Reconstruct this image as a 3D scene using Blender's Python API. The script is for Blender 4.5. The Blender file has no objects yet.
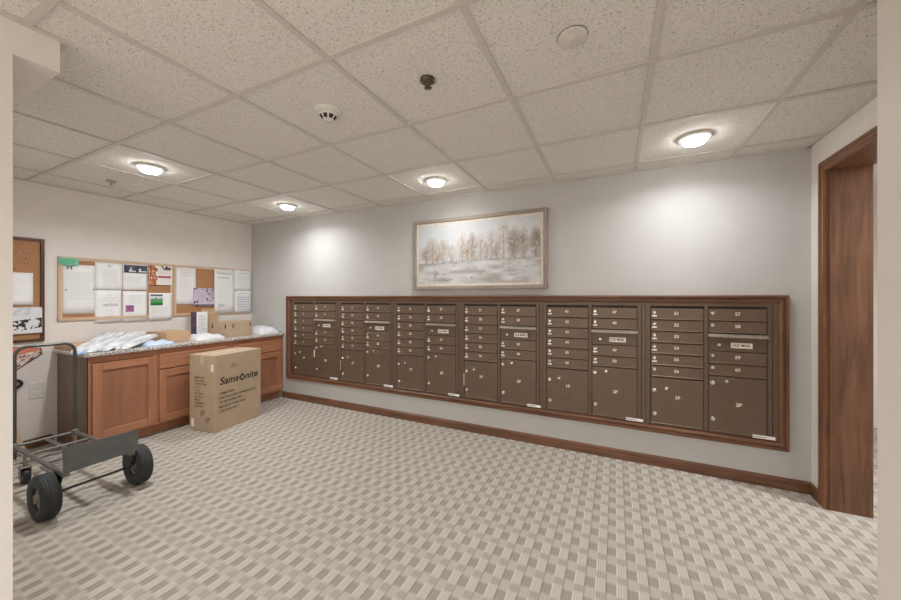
import bpy, math, random
import numpy as np
from mathutils import Vector, Matrix
random.seed(4); RNG = np.random.RandomState(7)
S = bpy.context.scene
COL = S.collection
PI = math.pi

# ------------------------------------------------------------------ helpers
def lin(c):
    def f(v):
        v /= 255.0
        return v/12.92 if v <= .04045 else ((v+.055)/1.055)**2.4
    return (f(c[0]), f(c[1]), f(c[2]), 1)

MATS = {}
def newmat(name):
    m = bpy.data.materials.new(name); m.use_nodes = True
    nt = m.node_tree; b = nt.nodes['Principled BSDF']
    MATS[name] = m
    return m, nt, b
def N(nt, t, **kw):
    n = nt.nodes.new(t)
    for k, v in kw.items(): setattr(n, k, v)
    return n
def L(nt, a, b): nt.links.new(a, b)

def mat(name, c, rough=.5, metal=0, var=.08, scale=30, bump=0, bscale=None, spec=.5, c2=None, stretch=(1,1,1)):
    """plain surface with procedural mottling and bump"""
    m, nt, b = newmat(name)
    tc = N(nt, 'ShaderNodeTexCoord'); mp = N(nt, 'ShaderNodeMapping'); mp.inputs['Scale'].default_value = stretch
    L(nt, tc.outputs['Object'], mp.inputs[0])
    nz = N(nt, 'ShaderNodeTexNoise'); nz.inputs['Scale'].default_value = scale; nz.inputs['Detail'].default_value = 5
    L(nt, mp.outputs[0], nz.inputs['Vector'])
    r = N(nt, 'ShaderNodeValToRGB'); l = lin(c)
    l2 = lin(c2) if c2 else tuple(min(1, v*(1+var)) for v in l[:3])+(1,)
    r.color_ramp.elements[0].position = .35; r.color_ramp.elements[1].position = .65
    r.color_ramp.elements[0].color = tuple(v*(1-var) for v in l[:3])+(1,) if not c2 else l
    r.color_ramp.elements[1].color = l2
    L(nt, nz.outputs[0], r.inputs[0]); L(nt, r.outputs[0], b.inputs['Base Color'])
    b.inputs['Roughness'].default_value = rough; b.inputs['Metallic'].default_value = metal
    b.inputs['Specular IOR Level'].default_value = spec
    if bump:
        n2 = N(nt, 'ShaderNodeTexNoise'); n2.inputs['Scale'].default_value = bscale or scale*4; n2.inputs['Detail'].default_value = 3
        L(nt, mp.outputs[0], n2.inputs['Vector'])
        bp = N(nt, 'ShaderNodeBump'); bp.inputs['Strength'].default_value = bump; bp.inputs['Distance'].default_value = .002
        L(nt, n2.outputs[0], bp.inputs['Height']); L(nt, bp.outputs[0], b.inputs['Normal'])
    return m

def wood(name, dark, light, axis=2, rough=.42, scale=9):
    m, nt, b = newmat(name)
    tc = N(nt, 'ShaderNodeTexCoord'); mp = N(nt, 'ShaderNodeMapping')
    sc = [scale*2.2]*3; sc[axis] = scale*.16
    mp.inputs['Scale'].default_value = sc
    L(nt, tc.outputs['Object'], mp.inputs[0])
    n1 = N(nt, 'ShaderNodeTexNoise'); n1.inputs['Scale'].default_value = 1.6; n1.inputs['Detail'].default_value = 7; n1.inputs['Distortion'].default_value = .6
    n1.inputs['Roughness'].default_value = .62
    L(nt, mp.outputs[0], n1.inputs['Vector'])
    n3 = N(nt, 'ShaderNodeTexNoise'); n3.inputs['Scale'].default_value = 3.2; n3.inputs['Detail'].default_value = 2
    L(nt, tc.outputs['Object'], n3.inputs['Vector'])
    mx = N(nt, 'ShaderNodeMath', operation='MULTIPLY_ADD'); mx.inputs[1].default_value = .35
    L(nt, n3.outputs[0], mx.inputs[0]); L(nt, n1.outputs[0], mx.inputs[2])
    r = N(nt, 'ShaderNodeValToRGB'); e = r.color_ramp.elements
    e[0].position = .45; e[0].color = lin(dark); e[1].position = .88; e[1].color = lin(light)
    L(nt, mx.outputs[0], r.inputs[0]); L(nt, r.outputs[0], b.inputs['Base Color'])
    b.inputs['Roughness'].default_value = rough
    bp = N(nt, 'ShaderNodeBump'); bp.inputs['Strength'].default_value = .12; bp.inputs['Distance'].default_value = .001
    L(nt, n1.outputs[0], bp.inputs['Height']); L(nt, bp.outputs[0], b.inputs['Normal'])
    return m

def vcol(name, rough=.8, bump=0):
    m, nt, b = newmat(name)
    a = N(nt, 'ShaderNodeVertexColor'); a.layer_name = 'Col'
    L(nt, a.outputs[0], b.inputs['Base Color']); b.inputs['Roughness'].default_value = rough
    if bump:
        n2 = N(nt, 'ShaderNodeTexNoise'); n2.inputs['Scale'].default_value = 180
        bp = N(nt, 'ShaderNodeBump'); bp.inputs['Strength'].default_value = bump; bp.inputs['Distance'].default_value = .001
        tc = N(nt, 'ShaderNodeTexCoord'); L(nt, tc.outputs['Object'], n2.inputs['Vector'])
        L(nt, n2.outputs[0], bp.inputs['Height']); L(nt, bp.outputs[0], b.inputs['Normal'])
    return m

class MB:
    """collects geometry into one mesh"""
    def __init__(s): s.v = []; s.f = []; s.sm = []; s.mi = []
    def add(s, vs, fs, smooth=False, mi=0):
        o = len(s.v); s.v += [tuple(v) for v in vs]
        for f in fs: s.f.append([i+o for i in f]); s.sm.append(smooth); s.mi.append(mi)
        return s
    def box(s, a, b, mi=0, bev=0):
        x0, y0, z0 = [min(p, q) for p, q in zip(a, b)]; x1, y1, z1 = [max(p, q) for p, q in zip(a, b)]
        if not bev:
            vs = [(x0,y0,z0),(x1,y0,z0),(x1,y1,z0),(x0,y1,z0),(x0,y0,z1),(x1,y0,z1),(x1,y1,z1),(x0,y1,z1)]
            return s.add(vs, [(0,3,2,1),(4,5,6,7),(0,1,5,4),(1,2,6,5),(2,3,7,6),(3,0,4,7)], mi=mi)
        e = min(bev, (x1-x0)*.45, (y1-y0)*.45, (z1-z0)*.45)
        vs = []; idx = {}
        for ix, X in ((0,x0),(1,x1)):
            for iy, Y in ((0,y0),(1,y1)):
                for iz, Z in ((0,z0),(1,z1)):
                    sx, sy, sz = (e if ix == 0 else -e), (e if iy == 0 else -e), (e if iz == 0 else -e)
                    for ax in range(3):
                        p = [X+sx, Y+sy, Z+sz]; p[ax] = (X, Y, Z)[ax]
                        idx[(ix,iy,iz,ax)] = len(vs); vs.append(tuple(p))
        fs = []
        cyc = [(0,0),(1,0),(1,1),(0,1)]
        for ax in range(3):
            for side in (0,1):
                q = []
                for a_, b_ in cyc:
                    k = [0,0,0]; k[ax] = side; k[(ax+1)%3] = a_; k[(ax+2)%3] = b_
                    q.append(idx[(k[0],k[1],k[2],ax)])
                fs.append(q if side else q[::-1])
        for ax in range(3):      # edges along ax
            b_, c_ = (ax+1)%3, (ax+2)%3
            for sb in (0,1):
                for sc_ in (0,1):
                    k0 = [0,0,0]; k0[b_] = sb; k0[c_] = sc_; k1 = list(k0); k1[ax] = 1
                    q = [idx[(*k0,b_)], idx[(*k1,b_)], idx[(*k1,c_)], idx[(*k0,c_)]]
                    fs.append(q if sb != sc_ else q[::-1])
        for ix in (0,1):
            for iy in (0,1):
                for iz in (0,1):
                    q = [idx[(ix,iy,iz,a_)] for a_ in range(3)]
                    fs.append(q if (ix+iy+iz) % 2 == 1 else q[::-1])
        return s.add(vs, fs, mi=mi)
    def tube(s, path, r, seg=12, mi=0, cap=True):
        path = [Vector(p) for p in path]; n = len(path); vs = []; up = None
        for i, p in enumerate(path):
            t = (path[min(i+1, n-1)]-path[max(i-1, 0)]).normalized()
            if up is None:
                up = Vector((0,0,1)) if abs(t.z) < .9 else Vector((1,0,0))
            a = t.cross(up).normalized(); up = a.cross(t).normalized()
            rr = r[i] if isinstance(r, (list, tuple)) else r
            for k in range(seg):
                th = 2*PI*k/seg; vs.append(p+(a*math.cos(th)+up*math.sin(th))*rr)
        fs = []
        for i in range(n-1):
            for k in range(seg):
                k2 = (k+1) % seg
                fs.append((i*seg+k, i*seg+k2, (i+1)*seg+k2, (i+1)*seg+k))
        s.add(vs, fs, True, mi)
        if cap:
            s.add(vs[:seg], [tuple(range(seg))[::-1]], False, mi); s.add(vs[-seg:], [tuple(range(seg))], False, mi)
        return s
    def lathe(s, prof, c=(0,0,0), axis='z', seg=32, mi=0, smooth=True, closed=False):
        """prof: list of (radius, height along axis)"""
        vs = []
        for r, h in prof:
            for k in range(seg):
                t = 2*PI*k/seg; a, b = r*math.cos(t), r*math.sin(t)
                p = (a, b, h) if axis == 'z' else ((b, h, a) if axis == 'y' else (h, a, b))
                vs.append((p[0]+c[0], p[1]+c[1], p[2]+c[2]))
        fs = []; n = len(prof)
        for i in range(n if closed else n-1):
            j = (i+1) % n
            for k in range(seg):
                k2 = (k+1) % seg; fs.append((i*seg+k, i*seg+k2, j*seg+k2, j*seg+k))
        s.add(vs, fs, smooth, mi)
        if not closed:
            s.add(vs[:seg], [tuple(range(seg))], False, mi); s.add(vs[-seg:], [tuple(range(seg))], False, mi)
        return s
    def prism(s, pts, a, b, mi=0, axis='y'):
        """polygon extruded along axis from a to b"""
        def P(u, v, w): return {'y': (u, w, v), 'x': (w, u, v), 'z': (u, v, w)}[axis]
        n = len(pts); vs = [P(u, v, a) for u, v in pts]+[P(u, v, b) for u, v in pts]
        fs = [tuple(range(n)), tuple(range(n, 2*n))[::-1]]+[(i, i+n, (i+1) % n+n, (i+1) % n) for i in range(n)]
        return s.add(vs, fs, mi=mi)
    def mapv(s, fn): s.v = [fn(*p) for p in s.v]; return s
    def mesh(s, name, mats):
        me = bpy.data.meshes.new(name); me.from_pydata(s.v, [], s.f)
        me.polygons.foreach_set('use_smooth', s.sm); me.polygons.foreach_set('material_index', s.mi)
        for m in (mats if isinstance(mats, (list, tuple)) else [mats]): me.materials.append(m)
        import bmesh
        bm = bmesh.new(); bm.from_mesh(me); bmesh.ops.recalc_face_normals(bm, faces=bm.faces); bm.to_mesh(me); bm.free()
        me.update(); return me
    def build(s, name, mats, parent=None, loc=(0,0,0)):
        return link(name, s.mesh(name, mats), parent, loc)

def link(name, data, parent=None, loc=(0,0,0)):
    o = bpy.data.objects.new(name, data); COL.objects.link(o)
    o.location = loc
    if parent: o.parent = parent
    return o
def tag(o, label=None, cat=None, group=None, kind=None):
    for k, v in (('label', label), ('category', cat), ('group', group), ('kind', kind)):
        if v: o[k] = v
    return o
def thing(name, loc, label, cat, group=None, rz=0):
    o = bpy.data.objects.new(name, None); COL.objects.link(o); o.location = loc; o.rotation_euler = (0,0,rz)
    o.empty_display_size = .05
    return tag(o, label, cat, group)
def struct(name, mb, m): return tag(mb.build(name, m), kind='structure')

# text as mesh, in (u right, v up, w outward) coordinates, centred or left aligned
_tc = {}
def text_verts(txt, size, align='CENTER', shear=0, bold=0):
    key = (txt, size, align, shear, bold)
    if key in _tc: return _tc[key]
    cu = bpy.data.curves.new('t', 'FONT'); cu.body = txt; cu.size = size; cu.align_x = align; cu.align_y = 'CENTER'
    cu.resolution_u = 3; cu.shear = shear; cu.offset = bold
    ob = bpy.data.objects.new('t', cu); COL.objects.link(ob)
    dg = bpy.context.evaluated_depsgraph_get(); me = bpy.data.meshes.new_from_object(ob.evaluated_get(dg))
    r = ([tuple(v.co) for v in me.vertices], [tuple(p.vertices) for p in me.polygons])
    bpy.data.objects.remove(ob); bpy.data.curves.remove(cu); bpy.data.meshes.remove(me)
    _tc[key] = r; return r
def add_text(mb, txt, size, at, align='CENTER', mi=0, shear=0, bold=0, sx=1):
    vs, fs = text_verts(txt, size, align, shear, bold)
    mb.add([(v[0]*sx+at[0], v[1]+at[1], at[2]) for v in vs], fs, mi=mi); return mb
def back(u, v, w): return (u, -w, v)       # on the grey wall: right = +X, out = -Y
def left(u, v, w): return (w, u, v)        # on the left wall: right = +Y, out = +X

def vnoise(h, w, n, m):
    g = RNG.rand(n+2, m+2); y = np.linspace(0, n, h); x = np.linspace(0, m, w)
    yi = y.astype(int); xi = x.astype(int); fy = (y-yi)[:, None]; fx = (x-xi)[None]
    fy = fy*fy*(3-2*fy); fx = fx*fx*(3-2*fx)
    a = g[yi][:, xi]; b = g[yi][:, xi+1]; c = g[yi+1][:, xi]; d = g[yi+1][:, xi+1]
    return a*(1-fx)*(1-fy)+b*fx*(1-fy)+c*(1-fx)*fy+d*fx*fy
def colour_sheet(name, img, w, h, fn, parent, loc, m, wz=0):
    """a flat printed/painted surface: img is rows (bottom to top) x cols x 3 in srgb 0..255"""
    H_, W_ = img.shape[:2]
    vs = []; fs = []
    for j in range(H_+1):
        for i in range(W_+1): vs.append(fn(w*i/W_, h*j/H_, wz))
    for j in range(H_):
        for i in range(W_):
            a = j*(W_+1)+i; fs.append((a, a+1, a+W_+2, a+W_+1))
    me = bpy.data.meshes.new(name); me.from_pydata(vs, [], fs)
    ca = me.color_attributes.new('Col', 'FLOAT_COLOR', 'CORNER')
    c = np.clip(img, 0, 255)/255.; c = np.where(c <= .04045, c/12.92, ((c+.055)/1.055)**2.4)
    c = np.concatenate([c, np.ones((H_, W_, 1))], 2).reshape(-1, 1, 4).repeat(4, 1)
    ca.data.foreach_set('color', c.ravel().astype(np.float32))
    me.materials.append(m); return link(name, me, parent, loc)

# ------------------------------------------------------------------ materials
M_grey = mat('grey_wall_paint', (197,196,194), .55, var=.015, scale=6, bump=.15, bscale=260)
M_beige = mat('beige_wall_paint', (232,226,220), .6, var=.015, scale=6, bump=.15, bscale=260)
M_tee = mat('ceiling_tee_paint', (208,202,196), .5, var=.02)
M_white = mat('white_plastic', (225,222,216), .4, var=.02)
M_paper = mat('white_paper', (246,246,246), .7, var=.02, scale=12)
M_ink = mat('grey_ink', (182,184,188), .7, var=.1)
M_ink2 = mat('dark_ink', (60,60,64), .7, var=.1)
M_blueink = mat('blue_ink', (120,150,190), .7, var=.1)
M_green = mat('green_card', (120,208,172), .7, var=.06, c2=(140,216,186), scale=60)
M_wood = wood('stained_trim_wood_z', (84,55,40), (132,92,66), 2)
M_woodx = wood('stained_trim_wood_x', (84,55,40), (132,92,66), 0)
M_woody = wood('stained_trim_wood_y', (84,55,40), (132,92,66), 1)
M_case = wood('casing_wood_z', (104,68,46), (154,108,78), 2)
M_casey = wood('casing_wood_y', (104,68,46), (154,108,78), 1)
M_oak = wood('cabinet_oak_z', (158,105,76), (186,131,98), 2, .38, 7)
M_panel = wood('cabinet_panel', (146,98,72), (168,116,86), 2, .4, 5)
M_oaky = wood('cabinet_oak_y', (158,105,76), (186,131,98), 1, .38, 7)
M_oak_shade = wood('cabinet_end_shaded_oak', (92,70,58), (126,100,84), 2, .4, 6)  # end panel oak, darkened and greyed: shade and reflection are in the colour
M_dark = mat('dark_recess', (40,32,28), .8)
M_box = mat('bronze_mailbox_metal', (104,85,70), .42, metal=.15, var=.05, scale=20, bump=.05, bscale=400)
M_boxd = mat('bronze_mailbox_door', (110,90,75), .38, metal=.15, var=.05, scale=14, bump=.05, bscale=400)
M_lip = mat('bronze_lip_highlight', (140,120,100), .35, metal=.3)  # lighter bronze: the highlight along the door bottoms is painted in
M_boxk = mat('mailbox_gap_metal', (52,42,36), .6, metal=.2)
M_chrome = mat('lock_chrome', (225,220,210), .25, metal=.7)
M_num = mat('number_paint', (232,226,214), .5)
M_alum = mat('aluminium_lip', (180,168,155), .35, metal=.5)
M_cork = mat('cork', (176,130,92), .9, var=.2, scale=140, bump=.4, bscale=200)
M_frame_light = wood('light_board_frame_wood', (200,170,142), (220,194,168), 1, .5)
M_card = mat('kraft_cardboard', (190,168,142), .8, var=.05, scale=8, bump=.1, bscale=60)
M_card2 = mat('tan_cardboard', (200,166,132), .8, var=.05, scale=8, bump=.1, bscale=60)
M_tape = mat('packing_tape', (205,186,160), .35, var=.04)
M_print = mat('black_carton_print', (45,38,34), .7, var=.1)
M_bag = mat('white_poly_bag', (226,228,232), .35, var=.04, scale=16, bump=.8, bscale=30)
M_bluebag = mat('pale_blue_poly_bag', (190,208,232), .35, var=.06, scale=16, bump=.8, bscale=30)
M_news = mat('newsprint', (234,234,234), .7, c2=(184,188,195), scale=20, bump=.08, bscale=25, stretch=(.35,1.6,1))
M_tyre = mat('tyre_rubber', (56,58,60), .7, var=.15, scale=60, bump=.2)
M_rim = mat('wheel_rim_metal', (140,132,122), .4, metal=.5)
M_truck = mat('grey_painted_steel', (112,110,106), .45, metal=.35, var=.1, scale=40)
M_plate = mat('scuffed_toe_plate_steel', (98,102,104), .5, metal=.2, c2=(112,112,108), scale=14, bump=.1)
M_steel = mat('handle_tube_steel', (92,92,88), .35, metal=.6)
M_black = mat('black_plastic', (28,28,30), .5)
M_bluep = mat('blue_grey_caster', (112,132,150), .5)
M_stick = wood('pale_stick_wood', (190,160,126), (222,194,160), 2)
M_purple = mat('purple_spine', (82,62,92), .5)
M_vc = vcol('colour_print'); M_canvas = vcol('painted_canvas', .85, .5)
M_pframe = wood('weathered_frame_wood', (132,120,108), (168,156,144), 0, .55)
M_pframez = wood('weathered_frame_wood_z', (132,120,108), (168,156,144), 2, .55)
M_liner = mat('canvas_liner', (226,218,208), .8)

def emis(name, c, s):
    m, nt, b = newmat(name); b.inputs['Base Color'].default_value = (0.8,.8,.8,1)
    b.inputs['Emission Color'].default_value = c; b.inputs['Emission Strength'].default_value = s
    return m
M_lens = emis('lit_lamp_lens', (1,.99,.97,1), 40)
P_LAMP, P_FILL, SPREAD = 7.0, 25, math.radians(158)

# carpet: ribbed strips of alternating light and dark blocks
def carpet():
    m, nt, b = newmat('patterned_carpet')
    g = N(nt, 'ShaderNodeNewGeometry'); sp = N(nt, 'ShaderNodeSeparateXYZ'); L(nt, g.outputs['Position'], sp.inputs[0])
    def mth(op, a, b_=None, c_=None):
        n = N(nt, 'ShaderNodeMath', operation=op)
        for i, v in enumerate((a, b_, c_)):
            if v is None: continue
            if isinstance(v, (int, float)): n.inputs[i].default_value = v
            else: L(nt, v, n.inputs[i])
        return n.outputs[0]
    nz = N(nt, 'ShaderNodeTexNoise'); nz.inputs['Scale'].default_value = 60; L(nt, g.outputs['Position'], nz.inputs['Vector'])
    wob = mth('MULTIPLY_ADD', nz.outputs[0], .012, -.006)
    X = mth('ADD', sp.outputs[0], 10.047); Y = mth('ADD', mth('ADD', sp.outputs[1], 10.0), wob)
    px = mth('FRACT', mth('DIVIDE', X, .087)); colA = mth('GREATER_THAN', px, .5)
    pyA = mth('FRACT', mth('DIVIDE', Y, .124)); 
    pyB = mth('FRACT', mth('ADD', mth('DIVIDE', Y, .124), .0))
    # soft block masks
    def soft(v, c_):      # 1 in first half, 0 in second
        d = mth('ABSOLUTE', mth('SUBTRACT', v, .25 if c_ == 0 else .28)); d = mth('MINIMUM', d, mth('SUBTRACT', 1, d))
        w = .24 if c_ == 0 else .33
        n = N(nt, 'ShaderNodeMapRange'); n.inputs['From Min'].default_value = w+.05; n.inputs['From Max'].default_value = w-.05
        L(nt, d, n.inputs['Value']); return n.outputs[0]
    mA = soft(pyA, 1); mB = soft(pyB, 0)
    def mixc(f, a, b_):
        n = N(nt, 'ShaderNodeMix', data_type='RGBA'); L(nt, f, n.inputs[0])
        for i, v in ((6, a), (7, b_)):
            if isinstance(v, tuple): n.inputs[i].default_value = v
            else: L(nt, v, n.inputs[i])
        return n.outputs[2]
    cA = mixc(mA, lin((171,164,154)), lin((192,185,175)))
    cB = mixc(mB, lin((184,177,167)), lin((160,153,143)))
    c = mixc(colA, cB, cA)
    # thin ribs and seam threads along the strip
    rb = mth('SINE', mth('MULTIPLY', X, 2*PI/.0109)); rb = mth('MULTIPLY_ADD', rb, .09, 1.0)
    sa = mth('LESS_THAN', mth('ABSOLUTE', mth('SUBTRACT', px, .03)), .03)
    sb = mth('LESS_THAN', mth('ABSOLUTE', mth('SUBTRACT', px, .53)), .03)
    seam = mth('ADD', mth('MULTIPLY', sa, -.30), mth('MULTIPLY', sb, .20))
    n4 = N(nt, 'ShaderNodeTexNoise'); n4.inputs['Scale'].default_value = 300; n4.inputs['Detail'].default_value = 2; L(nt, g.outputs['Position'], n4.inputs['Vector'])
    n5 = N(nt, 'ShaderNodeTexNoise'); n5.inputs['Scale'].default_value = 2.2; L(nt, g.outputs['Position'], n5.inputs['Vector'])
    k = mth('ADD', mth('ADD', rb, seam), mth('MULTIPLY_ADD', n4.outputs[0], .5, -.25))
    k = mth('ADD', k, mth('MULTIPLY_ADD', n5.outputs[0], .10, -.05))
    v = N(nt, 'ShaderNodeVectorMath', operation='SCALE'); L(nt, c, v.inputs[0]); L(nt, k, v.inputs['Scale'])
    L(nt, v.outputs[0], b.inputs['Base Color']); b.inputs['Roughness'].default_value = .95
    b.inputs['Specular IOR Level'].default_value = .1
    bp = N(nt, 'ShaderNodeBump'); bp.inputs['Strength'].default_value = .3; bp.inputs['Distance'].default_value = .002
    L(nt, k, bp.inputs['Height']); L(nt, bp.outputs[0], b.inputs['Normal'])
    return m
M_carpet = carpet()

def ceiling_mat():
    m, nt, b = newmat('fissured_ceiling_tile')
    g = N(nt, 'ShaderNodeNewGeometry')
    n1 = N(nt, 'ShaderNodeTexNoise'); n1.inputs['Scale'].default_value = 150; n1.inputs['Detail'].default_value = 4; n1.inputs['Distortion'].default_value = 1.0
    L(nt, g.outputs['Position'], n1.inputs['Vector'])
    r = N(nt, 'ShaderNodeValToRGB'); e = r.color_ramp.elements
    e[0].position = .33; e[0].color = lin((168,162,155)); e[1].position = .44; e[1].color = lin((230,226,220))
    e2 = r.color_ramp.elements.new(.7); e2.color = lin((234,230,225))
    L(nt, n1.outputs[0], r.inputs[0]); L(nt, r.outputs[0], b.inputs['Base Color'])
    b.inputs['Roughness'].default_value = .9; b.inputs['Specular IOR Level'].default_value = .2
    bp = N(nt, 'ShaderNodeBump'); bp.inputs['Strength'].default_value = .3; bp.inputs['Distance'].default_value = .003
    L(nt, r.outputs[0], bp.inputs['Height']); L(nt, bp.outputs[0], b.inputs['Normal'])
    return m
M_ceil = ceiling_mat()

def granite():
    m, nt, b = newmat('speckled_granite')
    tc = N(nt, 'ShaderNodeTexCoord')
    v = N(nt, 'ShaderNodeTexVoronoi'); v.inputs['Scale'].default_value = 150; L(nt, tc.outputs['Object'], v.inputs['Vector'])
    n1 = N(nt, 'ShaderNodeTexNoise'); n1.inputs['Scale'].default_value = 40; n1.inputs['Detail'].default_value = 4; L(nt, tc.outputs['Object'], n1.inputs['Vector'])
    r = N(nt, 'ShaderNodeValToRGB'); r.color_ramp.interpolation = 'CONSTANT'; e = r.color_ramp.elements
    e[0].position = 0; e[0].color = lin((70,64,60)); e[1].position = .2; e[1].color = lin((214,206,196))
    for p, c in ((.42,(186,176,164)), (.6,(222,216,208)), (.78,(140,128,118)), (.86,(205,198,190))):
        x = e.new(p); x.color = lin(c)
    sp = N(nt, 'ShaderNodeSeparateColor'); L(nt, v.outputs['Color'], sp.inputs[0])
    L(nt, sp.outputs[0], r.inputs[0])
    mx = N(nt, 'ShaderNodeMix', data_type='RGBA'); mx.inputs[0].default_value = .25
    L(nt, r.outputs[0], mx.inputs[6]); L(nt, n1.outputs[0], mx.inputs[7]); L(nt, mx.outputs[2], b.inputs['Base Color'])
    b.inputs['Roughness'].default_value = .2
    return m
M_granite = granite()

# ------------------------------------------------------------------ the room
YN = 1.264; CZ = 2.29; YB = 3.07; XL = -4.53; XR = 1.16; XS = -1.944
struct('floor', MB().box((XL-.1,-3.1,-.05),(3.1,5.1,0)), M_carpet)
struct('ceiling', MB().box((XL-.1,-3.1,CZ+.008),(3.1,5.1,CZ+.06)), M_ceil)
struct('wall_left', MB().box((XL-.1,.3,0),(XL,YB+.1,CZ+.03)), M_beige)
struct('wall_back', MB().box((XL,YB,0),(XR+.0,YB+.1,CZ+.03)), M_grey)
w = MB()      # right wall with a cased opening
DY0, DY1, DZ = 1.970, 2.889, 2.075
w.box((XR,DY1+.02,0),(XR+.200,YB+.1,CZ+.03)); w.box((XR,YN,0),(XR+.200,DY0-.02,CZ+.03)); w.box((XR,DY0-.02,DZ+.02),(XR+.200,DY1+.02,CZ+.03))
struct('wall_right', w, M_beige)
struct('wall_near_right', MB().box((.6,-3,0),(XR+.200,YN,CZ+.03), bev=.004), M_beige)
w = MB().box((XL,.303,0),(XS,.425,2.17)); w.box((XL,.303,2.1700),(XS,.541,CZ+.03)); w.box((XS-.12,-3,0),(XS,.3029,CZ+.03))
struct('wall_near_left', w, M_beige)
struct('wall_front', MB().box((XS-.12,-3.1,0),(XR+.200,-3,CZ+.03)), M_beige)
w = MB().box((XR+.200,4.9,0),(3.0,5.0,CZ+.03)); w.box((2.9,1.0,0),(3.0,4.9,CZ+.03)); w.box((XR+.201,.95,0),(3.0,1.0,CZ+.03)); w.box((XR+.11,YB+.1001,0),(XR+.200,4.9,CZ+.03))
struct('wall_corridor', w, M_beige)

# suspended ceiling grid
g = MB(); T = .61; x0, y0 = -.472, 1.064; tw = .012; zt, zb = CZ+.0075, CZ-.001
def tee_y(x, ya, yb): g.box((x-tw, ya, zb), (x+tw, yb, zt)); 
def tee_x(y, xa, xb): g.box((xa, y-tw, zb+.0006), (xb, y+tw, zt))
for i in range(-6, 3):
    x = x0+i*T
    if XL < x < XR: tee_y(x, .545 if x < XS else (-2.98 if x < .6 else YN), YB-.001)
for j in range(-6, 4):
    y = y0+j*T
    if y < YB: tee_x(y, XL+.001 if y > .541 else XS+.001, XR-.001 if y > YN else .599)
aw = .022
g.box((XL, YB-aw, zb-.001), (XR, YB, zt)); g.box((XL, .541, zb-.001), (XL+aw, YB, zt)); g.box((XR-aw, YN, zb-.001), (XR, YB, zt))
g.box((XL, .5411, zb-.001), (XS, .541+aw, zt)); g.box((XS+.0001, -3, zb-.001), (XS+aw, .541+aw, zt)); g.box((.6-aw, -3, zb-.001), (.6, YN+aw, zt))
struct('trim_1', g, M_tee)

# baseboards
def bb(name, a, b, horiz, m):
    # profile with a small top bevel
    if horiz:   # along x in front of the grey wall
        pr = [(YB,0),(YB-.014,0),(YB-.014,.068),(YB-.006,.08),(YB,.08)]
        mb = MB(); vs = [(a, u, v) for u, v in pr]+[(b, u, v) for u, v in pr]; n = 5
        mb.add(vs, [tuple(range(n)), tuple(range(n, 2*n))]+[(i, (i+1) % n, (i+1) % n+n, i+n) for i in range(n)])
    else:
        mb = MB().box((XR-.014, a, 0), (XR, b, .08), bev=.003)
    return struct(name, mb, m)
bb('baseboard_back', -3.895, XR-.0005, True, M_woodx)
bb('baseboard_right', 2.951, YB-.0145, False, M_woody)
struct('baseboard_left', MB().box((XL,.43,0),(XL+.014,1.215,.08), bev=.003), M_woody)

# cased opening (door_1): casing, jamb lining, stop
door = tag(MB().box((XR-.010, DY1, 0), (XR-.0005, DY1+.057, DZ-.0003)).build('door_1', M_case), kind='structure')
for yy, s_ in ((DY1, 1), (DY0, -1)):
    d = MB()
    if s_ < 0: d.box((XR-.010, yy, 0), (XR, yy+s_*.057, DZ-.0003))
    d.box((XR-.015, yy+s_*.043, 0), (XR-.0005, yy+s_*.0615, DZ+.0437))
    d.box((XR-.013, yy+s_*.004, 0), (XR-.0005, yy+s_*.012, DZ+.0037)); d.build('casing_side', M_case, door)
h_ = MB().box((XR-.010, DY0-.057, DZ), (XR-.0005, DY1+.057, DZ+.062))
h_.box((XR-.0155, DY0-.0615, DZ+.044), (XR-.0005, DY1+.0615, DZ+.064), bev=.004)
h_.box((XR-.0135, DY0, DZ+.004), (XR-.0005, DY1, DZ+.012), bev=.003)
h_.build('casing_head', M_casey, door)
j_ = MB().box((XR, DY1, 0), (XR+.200, DY1+.02, DZ+.02)); j_.box((XR, DY0-.02, 0), (XR+.200, DY0, DZ+.02))
j_.build('jamb', M_wood, door)
MB().box((XR, DY0+.0005, DZ), (XR+.200, DY1-.0005, DZ+.02)).build('head_jamb', M_woody, door)
MB().box((XR+.012, DY1-.010, 0), (XR+.016, DY1-.0002, DZ-.001)).build('stop_bead', M_wood, door)

# ------------------------------------------------------------------ ceiling fittings
lamp_pos = [(-3.217,1.369,'recessed ceiling lamp nearest the left side of the room, above the hand truck and corkboards'),
            (-3.217,2.589,'recessed ceiling lamp nearest the corner where cream and grey walls meet'),
            (-1.387,2.589,'recessed ceiling lamp just left of the landscape painting, near grey wall'),
            (.443,2.589,'recessed ceiling lamp above the right end of the mailboxes')]
def lamp(x, y, label, power):
    z = CZ-.001
    t = thing('recessed_ceiling_lamp', (x, y, z), label, 'ceiling lamp', 'recessed ceiling lamps')
    MB().lathe([(.062,-.014),(.068,-.013),(.082,-.005),(.092,-.003),(.094,.004),(.094,.008),(.062,.008)], seg=48, closed=True).build('trim_ring', M_white, t)
    MB().lathe([(.001,-.034),(.040,-.0335),(.054,-.031),(.060,-.024),(.0615,-.012),(.0615,.007)], seg=48).build('lens', M_lens, t)
    ld = bpy.data.lights.new('lamp_light', 'AREA'); ld.shape = 'DISK'; ld.spread = SPREAD; ld.size = .12; ld.energy = power; ld.color = LC
    lo = bpy.data.objects.new('lamp_light', ld); COL.objects.link(lo); lo.location = (x, y, z-.038)
LC = (.965,.985,1)
for (x, y, lb), k_ in zip(lamp_pos, (1.75, .9, .42, .70)): lamp(x, y, lb, P_LAMP*k_)
lamp(-.167, -.461, 'added unseen fill lamp just behind the viewpoint', P_FILL*.22)  # hall lamps: out of view, added to fill the room with light
lamp(-.167, -1.681, 'added unseen fill lamp in the middle of the hall behind the viewpoint', P_FILL)
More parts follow.
